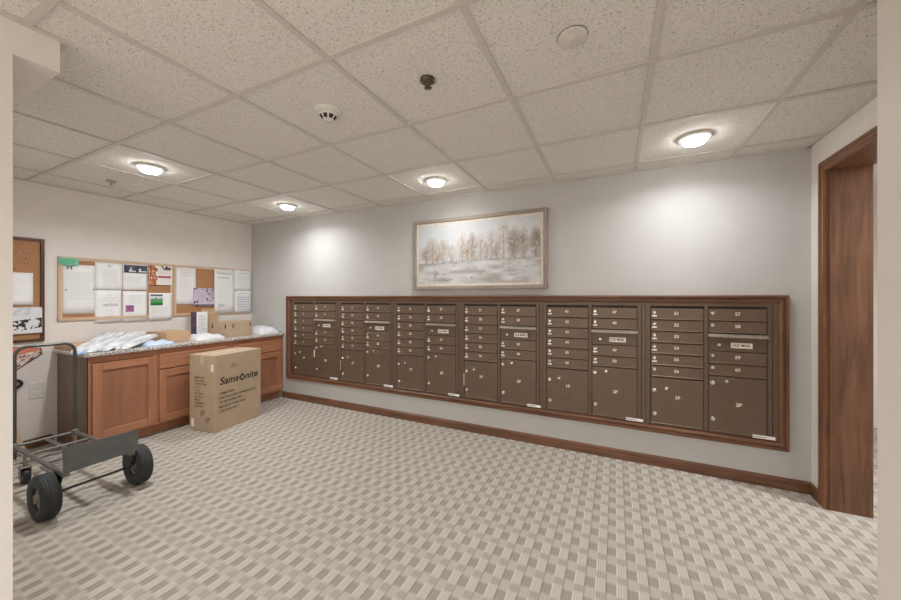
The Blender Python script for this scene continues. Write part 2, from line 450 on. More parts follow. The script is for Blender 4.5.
lamp(-.777, -2.291, 'added unseen fill lamp at the far end of the hall behind the viewpoint', P_FILL)
lamp(2.1, 2.6, 'added unseen fill lamp in the corridor beyond the doorway', 24)  # unseen lamp added to light the corridor past the jamb

def sprinkler(x, y, label, hue):
    t = thing('fire_sprinkler', (x, y, CZ-.001), label, 'sprinkler', 'ceiling sprinklers')
    MB().lathe([(.034,.008),(.034,-.002),(.026,-.008),(.016,-.010),(.012,-.010)], seg=32).build('escutcheon', hue, t)
    b = MB().lathe([(.009,-.008),(.009,-.016),(.005,-.018),(.005,-.022)], seg=16)
    for s_ in (-1, 1): b.tube([(s_*.008,0,-.012),(s_*.014,0,-.018),(s_*.011,0,-.025),(0,0,-.031)], .0022, 8)
    b.build('frame_arms', hue, t)
    b = MB().lathe([(.001,-.030),(.014,-.0305),(.014,-.0325),(.001,-.033)], seg=20)
    for k in range(10):
        a = 2*PI*k/10; b.box((.012*math.cos(a)-.002,.012*math.sin(a)-.002,-.0325),(.019*math.cos(a)+.002,.017*math.sin(a)+.002,-.0305))
    b.build('deflector', hue, t)
M_brass = mat('dark_sprinkler_metal', (120,106,92), .4, metal=.3, c2=(50,42,36), scale=90)
M_nick = mat('nickel_sprinkler_metal', (176,168,158), .35, metal=.2)
sprinkler(-.777, 1.369, 'dark metal fire sprinkler head hanging from a middle ceiling tile', M_brass)
sprinkler(-3.90, 1.385, 'silver fire sprinkler head on the ceiling left of the left lamp', M_nick)

t = thing('smoke_detector', (-1.387, 1.369, CZ-.001), 'round white smoke detector with dark slots on the ceiling', 'smoke detector')
MB().lathe([(.068,.008),(.068,-.005),(.063,-.010),(.045,-.012)], seg=40).build('base_plate', M_white, t)
MB().lathe([(.046,-.012),(.043,-.026),(.030,-.040),(.020,-.043),(.001,-.044)], seg=40).build('sensor_dome', M_white, t)
v_ = MB()
for k in range(8):
    a = 2*PI*(k+.5)/8; c_, s_ = math.cos(a), math.sin(a)
    for q_ in range(5):
        a0, a1 = a-.27+.108*q_, a-.27+.108*(q_+1); q = []
        for aa in (a0, a1):
            for r_, z_ in ((.0436,-.0235),(.0302,-.0402)): q.append((r_*math.cos(aa)*1.02, r_*math.sin(aa)*1.02, z_-.001))
        v_.add(q, [(0,1,3,2)])
v_.build('vent_slots', M_dark, t)
t = thing('round_cover_plate', (-.150, 1.385, CZ-.001), 'blank round off-white cover plate on a ceiling tile', 'cover plate')
MB().lathe([(.054,.008),(.054,-.002),(.051,-.004),(.001,-.0045)], seg=48).build('disc', mat('cover_plate_paint', (218,212,206), .5), t)
MB().lathe([(.0555,.0070),(.0555,.0062)], seg=48).build('cutout_edge', M_dark, t)

# ------------------------------------------------------------------ mailboxes
PW, PITCH, L0 = .714, .7814, -3.665
YF = YB-.0065                       # wall plane they are set on
ZB0, ZT0 = .325, 1.262
def cached(store={}):
    return store
CM = {}
def cm(key, fn, mats):
    if key not in CM: CM[key] = fn().mesh(key[0], mats)
    return CM[key]
def door_mb(w, h):
    mb = MB(); e = .0035; dd = .012
    # front plate with folded bottom lip and small bevel
    mb.box((0,-dd,0),(w,0,h), bev=e)
    mb.box((.002,-dd-.005,-.001),(w-.002,-dd+.001,.004), mi=1, bev=.0015)
    return mb
def lock_mb(r=.0105):
    mb = MB().lathe([(r*1.15,-.001),(r*1.15,.003),(r,.005),(r*.9,.006)], axis='z', seg=18)
    mb.box((-r*.12,-r*.5,.0055),(r*.12,r*.5,.0066))
    return mb.mapv(back)
ords = ['leftmost bank of brown metal mailboxes, next to the counter corner, numbered 1 to 10',
        'second bank of brown metal mailboxes from the left, keys hanging at its left parcel door',
        'third bank of brown metal mailboxes from the left, below the left painting end',
        'fourth bank of brown metal mailboxes, below right end of the painting, with a hanging key',
        'second bank of brown metal mailboxes from the right, numbered 41 to 50',
        'rightmost bank of brown metal mailboxes, numbered 51 to 60']
RW = .0868
for k in range(6):
    X0 = L0+PITCH*k
    t = thing('mailbox_bank', (X0, YF, ZB0), ords[k], 'mailboxes', 'mailbox banks in the wooden surround')
    H_ = ZT0-ZB0
    def body():
        mb = MB()
        mb.box((-.035,-.004,0),(PW+.0320,0,H_))                       # backing
        for a, b_ in ((-.035,-.004),(.334,.360),(.690,.716),(.7185,PW+.0320)): mb.box((a,-.016,0),(b_,0,H_), bev=.002)
        mb.box((-.03,-.0145,0),(PW+.03,0,.008), bev=.001)
        mb.box((-.03,-.0150,H_-.030),(PW+.03,0,H_), bev=.002)          # top rail
        return mb
    link('cabinet_frame', cm(('cabinet_frame',), body, [M_box]), t)
    link('recess', cm(('recess',), lambda: MB().box((-.002,-.0050,.009),(.689,-.0042,H_-.031)), [M_boxk]), t)
    def z(v): return v-ZB0
    rows = []
    for r in range(6): rows.append((0, 1.215-RW*(r+1), k*10+r+1))
    rows += [(1, 1.217-RW, k*10+7), (1, 1.217-2*RW, k*10+8), (1, .825, k*10+9), (1, .738, k*10+10)]
    for c_, zz, n in rows:
        xw = .332 if c_ == 0 else .325; xo = 0 if c_ == 0 else .3625
        dm = cm(('mail_door', c_), lambda: door_mb(xw, RW-.006), [M_boxd, M_lip])
        dr = link('mail_door', dm, t, (xo, -.005, z(zz)+.003))
        lx = .023
        link('lock', cm(('lock',), lock_mb, [M_chrome]), dr, (lx, -.012, .050))
        if not (k == 5 and (c_ == 1 or n == 56)):
            link('name_tag', cm(('name_tag',), lambda: MB().box((-.016,-.0135,-.0055),(.016,-.011,.0055)), [M_paper]), dr, (lx+.001, -.0, .025))
        num = MB(); add_text(num, str(n), .031, (0,0,0), bold=.0009); num.mapv(back)
        num.build('number', M_num, dr, (.166, -.0128, RW*.52))
    # outgoing mail compartment
    s_ = link('outgoing_mail_door', cm(('outgoing_mail_door',), lambda: MB().box((0,-.008,0),(.325,0,.106), bev=.002), [M_box]), t, (.3625,-.005,z(.914)))
    lip = cm(('slot_lip',), lambda: MB().prism([(0,0),(-.030,-.006),(-.031,.004),(-.012,.016),(0,.018)], -.004, .330, axis='x'), [M_alum])
    link('slot_lip', lip, s_, (0,0,.105))
    pl = cm(('us_mail_plate',), lambda: MB().box((-.060,-.003,-.019),(.060,0,.019), bev=.001), [M_num])
    link('plate', pl, s_, (.188,-.008,.044))
    um = MB(); add_text(um, 'U.S. MAIL', .025, (0,0,0), bold=.0005); um.mapv(back); um.build('lettering', M_ink2, s_, (.188,-.0118,.044))
    link('lock', CM[('lock',)], s_, (.062,-.008,.044))
    # parcel doors
    for c_, top, txt, kl in ((0,.688,'1P',(.100,-.082)), (1,.734,'2P',(.105,-.034))):
        xw = .332 if c_ == 0 else .325; xo = 0 if c_ == 0 else .3625; hh = top-.338
        dr = link('parcel_door', cm(('parcel_door', c_), lambda: door_mb(xw, hh), [M_boxd, M_lip]), t, (xo,-.005,z(.338)))
        dr['label'] = 'tall parcel locker door'
        ty = hh-(.100 if c_ == 0 else .052)
        link('lock', cm(('big_lock',), lambda: lock_mb(.0130), [M_chrome]), dr, (.022,-.012,ty))
        link('lock', CM[('big_lock',)], dr, (.025,-.012,.070 if c_ == 0 else .085))
        link('lock', CM[('lock',)], dr, (kl[0],-.012,hh+kl[1]))
        num = MB(); add_text(num, txt, .034, (0,0,0), bold=.0012); num.mapv(back); num.build('number', M_num, dr, (.172,-.0128, hh*.51 if c_ else hh*.59))
        vi = MB()
        for a in range(9):
            px_ = kl[0]-.045+.011*a; vi.box((px_,-.0126,hh+kl[1]+.02+.004*math.sin(a)),(px_+.006,-.0121,hh+kl[1]+.0215+.004*math.sin(a)))
        vi.build('engraved_text', M_ink, dr)
    if True:
        sx = PW-.105
        MB().box((0,-.0205,0),(.12,-.0190,.022)).build('barcode_strip', M_paper, t, (sx,0,.004))
# keys hanging on parcel locks
for k, c_, lb in ((0,1,'white key tag hanging from the leftmost mailbox bank'), (1,0,'long pale key tag hanging from second mailbox bank from left'), (3,0,'long pale key tag hanging from the fourth mailbox bank')):
    X0 = L0+PITCH*k+(.3625 if c_ else 0)+.022; zz = .338+((.688 if c_ == 0 else .734)-.338)-(.100 if c_ == 0 else .052)
    t = thing('key_tag', (X0, YF-.024, zz), lb, 'key tag', 'key tags hanging on mailboxes')
    MB().box((-.0018,-.004,-.012),(.0018,.012,.010), bev=.001).build('key', M_chrome, t)
    MB().tube([(0,-.002,-.010),(-.006,-.002,-.022),(-.018,-.003,-.030)], .0016, 8).build('cord', M_alum, t)
    h_ = .085 if k == 0 else .11
    MB().box((-.030,-.005,-.03-h_),(-.012,-.002,-.024), bev=.002).build('fob', M_num if k == 0 else M_alum, t)

# wooden surround
FX0, FX1, FZ0, FZ1 = -3.802, 1.041, .266, 1.312
t = thing('mailbox_surround', (FX0, YB, FZ0), 'brown stained wooden surround framing all the mailboxes', 'wooden frame')
def rail(horiz, a, b, c_, outer):
    # mitred moulding: profile (distance from outer edge, depth)
    prof = [(0,0),(0,.034),(.006,.040),(.016,.040),(.020,.027),(.025,.027),(.030,.034),(.038,.034),(.050,.026),(.056,.016),(.060,.014),(.060,0)]
    mb = MB(); n = len(prof); vs = []
    for end in (0, 1):
        for q, dpt in prof:
            m_ = a+q if end == 0 else b-q
            o_ = c_+outer*q
            vs.append(((m_, YB-dpt, o_) if horiz else (o_, YB-dpt, m_)))
    vs = [(x-FX0, y-YB, z_-FZ0) for x, y, z_ in vs]
    mb.add(vs, [tuple(range(n)), tuple(range(n, 2*n))]+[(i, (i+1) % n, (i+1) % n+n, i+n) for i in range(n)])
    return mb
MB().box((.05,-.0055,.05),(FX1-FX0-.05,-.0005,FZ1-FZ0-.05)).build('backing_panel', M_box, t)
rail(True, FX0, FX1, FZ1, -1).build('top_rail', M_woodx, t)
rail(True, FX0, FX1, FZ0, 1).build('bottom_rail', M_woodx, t)
rail(False, FZ0, FZ1, FX0, 1).build('side_stile', M_wood, t)
rail(False, FZ0, FZ1, FX1, -1).build('side_stile', M_wood, t)

# ------------------------------------------------------------------ painting
PX0, PX1, PZ0, PZ1 = -1.890, -.534, 1.374, 2.078
t = thing('framed_painting', (PX0, YB, PZ0), 'long framed painting of pale winter trees hung above the mailboxes', 'painting')
pw, ph = PX1-PX0, PZ1-PZ0; fw = .034
fb = MB(); 
for z0_, z1_ in ((0,fw),(ph-fw,ph)): MB().box((0,-.042,z0_),(pw,0,z1_), bev=.004).build('frame_rail', M_pframe, t)
for x0_, x1_ in ((0,fw),(pw-fw,pw)): MB().box((x0_,-.0425,.001),(x1_,0,ph-.001), bev=.004).build('frame_stile', M_pframez, t)
MB().box((fw,-.028,fw),(pw-fw,-.004,ph-fw)).build('liner', M_liner, t)
cw, ch = pw-2*fw-.05, ph-2*fw-.05
Wn, Hn = 260, 122
yy = np.linspace(0,1,Hn)[:,None]*np.ones((1,Wn)); xx = np.linspace(0,1,Wn)[None]*np.ones((Hn,1))
A = np.array
img = A([208,212,215.])*np.ones((Hn,Wn,3)); n = vnoise(Hn,Wn,6,5)[...,None]; n2 = vnoise(Hn,Wn,30,60)[...,None]
img += (n-.5)*A([-26,-12,-4.])+ (n2-.5)*8
def blend(mask, c):
    global img; img = img*(1-mask[...,None])+A(c,float)*mask[...,None]
hor = .34+.04*xx+.02*(vnoise(Hn,Wn,1,12)-.5)
tree_tex = .5*vnoise(Hn,Wn,60,120)+.5*vnoise(Hn,Wn,22,46); stv = vnoise(Hn,Wn,10,140)
rs = np.random.RandomState(3)
for cx_, top, wd, c_ in [(.13,.78,.075,(176,162,150)),(.07,.62,.05,(168,146,130)),(.23,.76,.06,(192,182,174)),(.31,.6,.05,(205,196,190)),(.40,.86,.06,(206,196,188)),(.48,.82,.045,(168,146,134)),(.55,.80,.06,(196,184,178)),(.64,.84,.06,(190,178,176)),(.73,1.0,.055,(196,184,172)),(.81,.86,.055,(150,128,112)),(.88,.84,.05,(172,156,146)),(.97,.84,.05,(150,128,116)),(.44,.66,.05,(196,172,150)),(.60,.64,.05,(200,180,168)),(.68,.62,.04,(186,164,152)),(.17,.56,.06,(188,158,132))]:
    cy_ = (hor.mean()+top)/2; hh = (top-hor.mean())/2
    d_ = ((xx-cx_)/wd)**2+((yy-cy_)/hh)**2
    m_ = np.clip(1.25-d_,0,1)*np.clip((tree_tex-.12)*3.,0,1)*.8*(yy>hor)
    blend(m_, c_)
    blend(np.clip((1-d_),0,1)*(tree_tex>.74)*.4*(yy>hor), tuple(v*.62 for v in c_))
    tm = (np.abs(xx-cx_-.004*np.sin(yy*40))<.0032)*(yy>hor-.01)*(yy<top-.1); blend(tm*.55,(124,106,96))
blend(np.clip((stv-.62)*4,0,1)*(yy>hor)*(yy<.66)*.55,(150,126,108))
blend(np.clip((stv-.7)*4,0,1)*(yy>hor+.03)*(yy<.8)*.5,(232,226,220))
gm = (yy<=hor)*1.; blend(gm*.9,(203,203,203))
gn = vnoise(Hn,Wn,16,9); gn2 = .5*vnoise(Hn,Wn,44,12)+.5*vnoise(Hn,Wn,60,40)
blend(gm*np.clip((gn-.5)*3,0,1)*.8,(178,166,156)); blend(gm*np.clip((gn2-.62)*5,0,1)*.7,(150,148,150)); blend(gm*np.clip((.3-gn)*4,0,1)*.8,(226,226,226))
blend(np.clip(1-np.abs(yy-hor)/.03,0,1)*.65*np.clip(gn2+.2,0,1),(158,142,132))
_g = img.mean(2, keepdims=True); img = img*.68+_g*.32
colour_sheet('canvas', img, cw, ch, back, t, (fw+.025,-.0285,fw+.025), M_canvas, .0005)

# ------------------------------------------------------------------ cabinet run, worktop
XF = -3.90
t = thing('base_cabinet', (XF, 1.23, 0), 'long reddish-brown wooden base cabinet under the granite worktop', 'cabinet')
def cb(mb, a, b, **k): return mb.box((a[0]-XF, a[1]-1.23, a[2]), (b[0]-XF, b[1]-1.23, b[2]), **k)
cb(MB(), (XL+.002,1.258,.095), (XF-.020,YB-.002,.804)).build('carcass', M_oak_shade, t)
cb(MB(), (XL+.002,1.242,0), (XF-.0005,1.2575,.804), bev=.001).build('end_panel', M_oak_shade, t)
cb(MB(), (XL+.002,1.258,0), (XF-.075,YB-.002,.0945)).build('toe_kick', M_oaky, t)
for a, b_ in ((1.242,1.268),(1.685,1.742),(2.356,2.416),(3.030,3.068)): cb(MB(), (XF-.0195,a,.095), (XF,b_,.804), bev=.001).build('face_frame_stile', M_oak, t)
for a, b_ in ((1.269,1.684),(1.743,2.355),(2.417,3.029)):
    for p, q in ((.095,.130),(.752,.8035))+(((.590,.630),) if a > 1.5 else ()): cb(MB(), (XF-.0194,a,p), (XF-.0004,b_,q)).build('face_frame_rail', M_oaky, t)
def shaker(a, b_, z0_, z1_):
    o = cb(MB(), (XF+.002,a+.003,z0_+.003), (XF+.010,b_-.003,z1_-.003)).build('door', M_panel, t)
    for p, q in ((a,a+.062),(b_-.062,b_)): cb(MB(), (XF+.001,p,z0_), (XF+.020,q,z1_), bev=.002).build('door_stile', M_oak, o)
    for p, q in ((z0_,z0_+.062),(z1_-.062,z1_)): cb(MB(), (XF+.001,a+.0622,p), (XF+.0198,b_-.0622,q), bev=.002).build('door_rail', M_oaky, o)
shaker(1.264, 1.698, .115, .745)
for a, b_ in ((1.724,2.360),(2.412,3.034)):
    if a < 2: shaker(a, b_, .115, .606)
    else: shaker(a, b_, .115, .606)
    cb(MB(), (XF+.001,a,.618), (XF+.020,b_,.755), bev=.004).build('drawer_front', M_oaky, t)
MB().box((XL+.001,1.212,.805),(XF+.027,YB-.001,.838), bev=.007).build('worktop', M_granite).location = (0,0,0)
tag(bpy.data.objects['worktop'], 'speckled beige and grey granite worktop on the wooden cabinet', 'worktop')
ZC = .8385

# ------------------------------------------------------------------ cork boards and notices on the left wall
def board(name, ya, yb, za, zb, fwid, mf, mfz, label, dep=.018):
    t = thing(name, (XL, ya, za), label, 'notice board')
    MB().box((.0005,fwid*.8,fwid*.8),(.008,yb-ya-fwid*.8,zb-za-fwid*.8)).build('cork_panel', M_cork, t)
    for p, q in ((0,fwid),(zb-za-fwid,zb-za)): MB().box((0,0,p),(dep,yb-ya,q), bev=.003).build('frame_rail', mf, t)
    for p, q in ((0,fwid),(yb-ya-fwid,yb-ya)): MB().box((0,p,.001),(dep+.0005,q,zb-za-.001), bev=.003).build('frame_stile', mfz, t)
    return t
M_flz = wood('light_board_frame_wood_z', (200,170,142), (220,194,168), 2, .5)
M_drk = wood('dark_board_frame_wood', (66,38,30), (104,66,50), 2); M_drky = wood('dark_board_frame_wood_y', (66,38,30), (104,66,50), 1)
board('corkboard', 1.243, 2.132, 1.080, 1.668, .030, M_frame_light, M_flz, 'left of two adjoining pale framed corkboards above the worktop, green card on its corner')
board('corkboard', 2.135, 3.040, 1.080, 1.668, .030, M_frame_light, M_flz, 'right of two adjoining pale framed corkboards above the worktop, ending at the corner')
board('corkboard', .560, 1.163, .915, 1.805, .024, M_drky, M_drk, 'tall dark framed corkboard at the left edge beside the near wall', .022)

def sheet(name, ya, yb, za, zb, label, cat, wz, m=None, tilt=0, group='sheets pinned on the pale corkboards'):
    """a sheet of paper: thin, slightly bowed"""
    w_, h_ = yb-ya, zb-za; mb = MB(); n = 6; vs = []
    for lay in (0, 1):
        for j in range(n+1):
            for i in range(n+1):
                u, v = w_*i/n, h_*j/n
                bow = .002*math.sin(PI*i/n)*(1-j/n)+.001*(1-j/n)
                vs.append((wz+bow+lay*.0008, u, v))
    fs = []; K = (n+1)**2
    for j in range(n):
        for i in range(n):
            a = j*(n+1)+i; fs.append((a,a+1,a+n+2,a+n+1)); fs.append((K+a,K+a+n+1,K+a+n+2,K+a+1))
    rim = [i for i in range(n+1)]+[j*(n+1)+n for j in range(1,n+1)]+[n*(n+1)+i for i in range(n-1,-1,-1)]+[j*(n+1) for j in range(n-1,0,-1)]
    for i in range(len(rim)): a, b = rim[i], rim[(i+1)%len(rim)]; fs.append((a,b,b+K,a+K))
    mb.add(vs, fs, True)
    o = mb.build(name, m or M_paper, None, (XL, ya, za)); o.rotation_euler = (tilt,0,0)
    tag(o, label, cat, group); o['_wz'] = wz; return o, w_, h_
def lines(o, w_, h_, rows, m=M_ink, name='printed_text'):
    """rows of small print, (v fraction, u0, u1, thickness)"""
    mb = MB(); wz = o['_wz']+.0072
    for v, a, b, th in rows:
        x_ = a
        while x_ < b-.01:
            l_ = random.uniform(.03,.11); e_ = min(b, x_+l_)
            mb.box((wz-.0003,w_*x_,h_*v),(wz,w_*e_,h_*v+th)); x_ = e_+.018
    return mb.build(name, m, o)
def para(v0, v1, n, a=.1, b=.9, th=.0022): return [(v0+(v1-v0)*i/max(1,n-1), a, b-(.2*random.random() if random.random() < .4 else 0), th) for i in range(n)]
def words(o, txt, size, u, v, m, align='CENTER', name='heading', bold=.0006):
    mb = MB(); add_text(mb, txt, size, (u, v, o['_wz']+.0074), align, bold=bold); mb.mapv(left); return mb.build(name, m, o)
def pin(o, u, v, c): 
    mb = MB().lathe([(.0045,0),(.0045,.004),(.0025,.006),(.004,.011),(.001,.012)], axis='x', seg=12, c=(o['_wz']+.002,u,v)); mb.build('push_pin', c, o)
M_pinr = mat('dark_pin', (90,50,56), .3); M_pinw = mat('grey_pin', (120,118,116), .3)

o, w_, h_ = sheet('notice_sheet', 1.275, 1.487, 1.142, 1.600, 'tall white typed notice below the green card, headed with an M', 'notice', .010)
lines(o, w_, h_, para(.84,.58,8)+para(.54,.30,7)+para(.2,.10,3)); words(o, 'M', .052, .040, h_*.925, M_ink2, bold=0); pin(o, w_*.95, h_*.5, M_pinr); pin(o, .02, h_*.49, M_pinw)
o, w_, h_ = sheet('notice_sheet', 1.488, 1.692, 1.372, 1.640, 'white sheet of faint grey print, top row beside the M notice', 'notice', .0105)
lines(o, w_, h_, para(.70,.15,10,.28,.85)+[(.86,.42,.62,.006),(.90,.47,.57,.006)])
o, w_, h_ = sheet('notice_sheet', 1.486, 1.684, 1.050, 1.368, 'white sheet with two bold grey words, bottom row of left corkboard', 'notice', .0115)
lines(o, w_, h_, [(.84,.45,.6,.003),(.75,.3,.8,.004),(.66,.15,.95,.003)]+para(.36,.2,3,.4,.8)); words(o, 'NOTICE', .030, w_*.58, h_*.54, M_ink, bold=.001)
o, w_, h_ = sheet('notice_sheet', 1.695, 1.898, 1.372, 1.638, 'white flyer with a dark slate banner of white figures across its top', 'notice', .0115)
n = vnoise(24,60,6,12); im = A([78,80,92.])+(n[...,None]-.5)*40
for (a,b,c,d_) in ((14,20,4,12),(12,30,3,7),(38,44,3,14),(44,58,3,7),(17,19,12,18)): im[c:d_, a:b] = (225,226,230)
colour_sheet('printed_picture', im, w_*.94, h_*.30, left, o, (o['_wz']+.0072, w_*.03, h_*.67), M_vc)
lines(o, w_, h_, para(.5,.12,6,.12,.8))
o, w_, h_ = sheet('notice_sheet', 1.690, 1.893, 1.048, 1.362, 'white flyer with a small purple picture at its left', 'notice', .0120, tilt=-.01)
n = vnoise(16,16,5,5)[...,None]; im = A([150,96,142.])+(n-.5)*A([120,60,90.])
colour_sheet('printed_picture', im, .066, .066, left, o, (o['_wz']+.0072, w_*.12, h_*.32), M_vc); lines(o, w_, h_, para(.85,.6,5,.25,.8)+para(.25,.1,3,.15,.8))
o, w_, h_ = sheet('flyer', 1.906, 2.118, 1.432, 1.640, 'flyer with orange autumn leaves down its left side and a red banner', 'flyer', .0205)
n = vnoise(40,40,12,12); n2 = vnoise(40,40,20,20); im = np.ones((40,40,3))*A([238,234,230.]); xx2 = np.linspace(0,1,40)[None]*np.ones((40,1)); yy2 = np.linspace(0,1,40)[:,None]*np.ones((1,40))
mk = (xx2<.30+.12*(n-.5))&(n2>.25); im[mk] = (176,84,44); mk2 = (xx2<.28)&(n2>.62); im[mk2] = (214,142,60); mk3 = (yy2>.82)&(n>.58); im[mk3] = (70,56,46)
im[(xx2>.38)&(xx2<.96)&(abs(yy2-.42)<.055)] = (176,66,70)
colour_sheet('printed_picture', im, w_*.99, h_*.99, left, o, (o['_wz']+.0070, w_*.005, h_*.005), M_vc); lines(o, w_, h_, para(.85,.6,4,.45,.9,.004)+para(.3,.15,3,.45,.9)).location.x = .0006
o, w_, h_ = sheet('notice_sheet', 1.906, 2.118, 1.052, 1.345, 'white flyer with a green landscape photo at its top left', 'notice', .0205)
im = np.zeros((30,34,3)); yy3 = np.linspace(0,1,30)[:,None]*np.ones((1,34)); n = vnoise(30,34,6,8)
im[:] = (214,220,224); im[(yy3<.62+.2*(n-.5))] = (120,150,140); im[(yy3<.45+.25*(n-.5))] = (72,160,84); im[(yy3<.2)] = (44,110,60); im[yy3>.88] = (70,70,84)
colour_sheet('printed_picture', im, w_*.52, h_*.40, left, o, (o['_wz']+.0072, w_*.06, h_*.54), M_vc); lines(o, w_, h_, para(.45,.1,7,.08,.8))
o, w_, h_ = sheet('notice_sheet', 2.160, 2.368, 1.215, 1.640, 'tall narrow white notice at the left of the right corkboard', 'notice', .011)
lines(o, w_, h_, para(.92,.76,4,.2,.85,.005)+para(.68,.12,14,.12,.85))
o, w_, h_ = sheet('flyer', 2.335, 2.572, 1.190, 1.408, 'lilac flyer with dark flowers overlapping the tall narrow notice', 'flyer', .0185)
n = vnoise(40,48,9,9); n2 = vnoise(40,48,14,16); xx4 = np.linspace(0,1,48)[None]*np.ones((40,1)); yy4 = np.linspace(0,1,40)[:,None]*np.ones((1,48))
im = A([206,196,214.])+(n[...,None]-.5)*16; im[(yy4<.1)|(xx4<.02)] = (120,112,130)
im[(xx4>.6)&(n2>.62)&(yy4>.25)] = (110,92,118); im[(xx4<.2)&(yy4<.3)&(n2>.45)] = (60,52,76); im[(xx4>.7)&(n2>.75)] = (190,150,180); im[(yy4>.9)&(n>.5)] = (120,112,130)
colour_sheet('printed_picture', im, w_*.99, h_*.99, left, o, (o['_wz']+.0070, w_*.005, h_*.005), M_vc); lines(o, w_, h_, para(.75,.3,5,.12,.5,.004)).location.x = .0006
o, w_, h_ = sheet('notice_sheet', 2.572, 2.818, 1.100, 1.652, 'tall white notice headed Community Calendar on the right corkboard', 'notice', .0200)
words(o, 'Community', .040, w_*.47, h_*.91, M_ink); words(o, 'Calendar', .040, w_*.47, h_*.81, M_ink)
lines(o, w_, h_, para(.72,.08,16,.1,.85)); lines(o, w_, h_, [(.18,.2,.5,.006),(.15,.2,.5,.006)], M_blueink, 'blue_print')
def grid(o, w_, h_, v0, v1, nr, nc):
    mb = MB(); wz = o['_wz']+.0074
    for i in range(nr+1): v = h_*(v0+(v1-v0)*i/nr); mb.box((wz-.0003,w_*.08,v),(wz,w_*.94,v+.0012))
    for i in range(nc+1): u = w_*(.08+.86*i/nc); mb.box((wz-.0003,u,h_*v0),(wz,u+.0012,h_*v1))
    mb.build('calendar_grid', M_ink, o)
o, w_, h_ = sheet('notice_sheet', 2.820, 3.050, 1.385, 1.655, 'white calendar page at the top right of the right corkboard, by the corner', 'calendar', .0205)
grid(o, w_, h_, .08, .72, 5, 7); lines(o, w_, h_, [(.85,.2,.8,.006)]+para(.66,.12,6,.12,.9)); pin(o, .012, -.005, M_pinr)
o, w_, h_ = sheet('notice_sheet', 2.822, 3.052, 1.098, 1.383, 'white calendar page at the bottom right of the right corkboard, with blue marks', 'calendar', .0200)
grid(o, w_, h_, .1, .75, 5, 7); lines(o, w_, h_, para(.68,.15,6,.15,.9,.005), M_blueink, 'blue_print'); lines(o, w_, h_, [(.86,.25,.75,.006)])
o, w_, h_ = sheet('green_card', 1.246, 1.372, 1.592, 1.657, 'small mint green card on the top left corner of the corkboard', 'card', .0215, M_green, tilt=0)
lines(o, w_, h_, para(.75,.2,4,.08,.9,.003), mat('green_ink', (70,150,116), .7), 'printed_text')
# sheets on the dark-framed board
o, w_, h_ = sheet('notice_sheet', .900, 1.098, 1.232, 1.506, 'plain white sheet on the dark framed corkboard at the left edge', 'notice', .010, group='sheets on the dark framed corkboard')
lines(o, w_, h_, para(.8,.2,8,.5,.9,.0015), M_paper)
pin(o, .15, .35, M_pinw)
o, w_, h_ = sheet('notice_sheet', .870, 1.147, .990, 1.212, 'white sheet with dark ink drawing, below the plain sheet on the dark framed corkboard', 'notice', .0225, group='sheets on the dark framed corkboard')
n = vnoise(50,60,9,11); n2 = vnoise(50,60,20,24); yy5 = np.linspace(0,1,50)[:,None]*np.ones((1,60)); xx5 = np.linspace(0,1,60)[None]*np.ones((50,1))
im = np.ones((50,60,3))*A([226,226,230.]); im[(abs(yy5-.30-.22*(xx5-.5))<.2)&(n>.45)&(n2>.36)] = (52,50,54); im[(yy5>.7)&(n>.6)] = (206,208,222)
colour_sheet('printed_drawing', im, w_*.98, h_*.98, left, o, (o['_wz']+.0070, w_*.01, h_*.01), M_vc)
for (yy_, zz_) in ((1.045,1.70),(1.06,1.685),(1.03,1.67),(1.055,1.66),(1.07,1.70),(1.02,1.685),(1.06,1.63),(.995,1.535)):
    tag(MB().lathe([(.0042,0),(.0042,.004),(.0025,.006),(.004,.011),(.001,.012)], axis='x', seg=10).build('push_pin', M_num if zz_ > 1.64 else M_pinr, None, (XL+.0078,yy_,zz_)), 'small push pin stuck in the upper part of the dark framed corkboard', 'push pin', 'loose push pins on the dark framed corkboard')

# colourful magazine in a wall clip, its lower edge cut at a slant
t = thing('magazine', (XL+.001, .80, .62), 'colourful magazine with an orange edge on the wall under the dark corkboard', 'magazine')
pts = [(0,.06),(.14,0.01),(.352,.185),(.345,.235),(.20,.262),(0,.262)]
MB().prism(pts, .0, .010, axis='x').build('pages', M_dark, t)
pts2 = [(0,.066),(.14,.018),(.345,.19),(.338,.233),(.20,.260),(0,.260)]
Hh = 46; Wm = 60; n = vnoise(Hh,Wm,10,14); n2 = vnoise(Hh,Wm,18,22)
im = np.ones((Hh,Wm,3))*A([206,186,172.]); im[n>.55] = (184,92,74); im[n>.7] = (96,52,66); im[n2>.74] = (226,220,212); im[(n2<.22)] = (120,96,84)
xm = np.linspace(0,1,Wm)[None]*np.ones((Hh,1)); ym = np.linspace(0,1,Hh)[:,None]*np.ones((1,Wm)); im[(ym>.66+0*xm)&(xm>.45)] = (214,132,98)
def mapm(u, v, w): 
    uu = u; lo = np.interp(uu, [0,.14,.345], [.066,.018,.19]); hi = np.interp(uu, [0,.2,.338,.345], [.260,.260,.233,.2])
    return (w, uu, lo+(hi-lo)*v)
colour_sheet('cover', im, .345, 1.0, mapm, t, (0,0,0), M_vc, .0105)

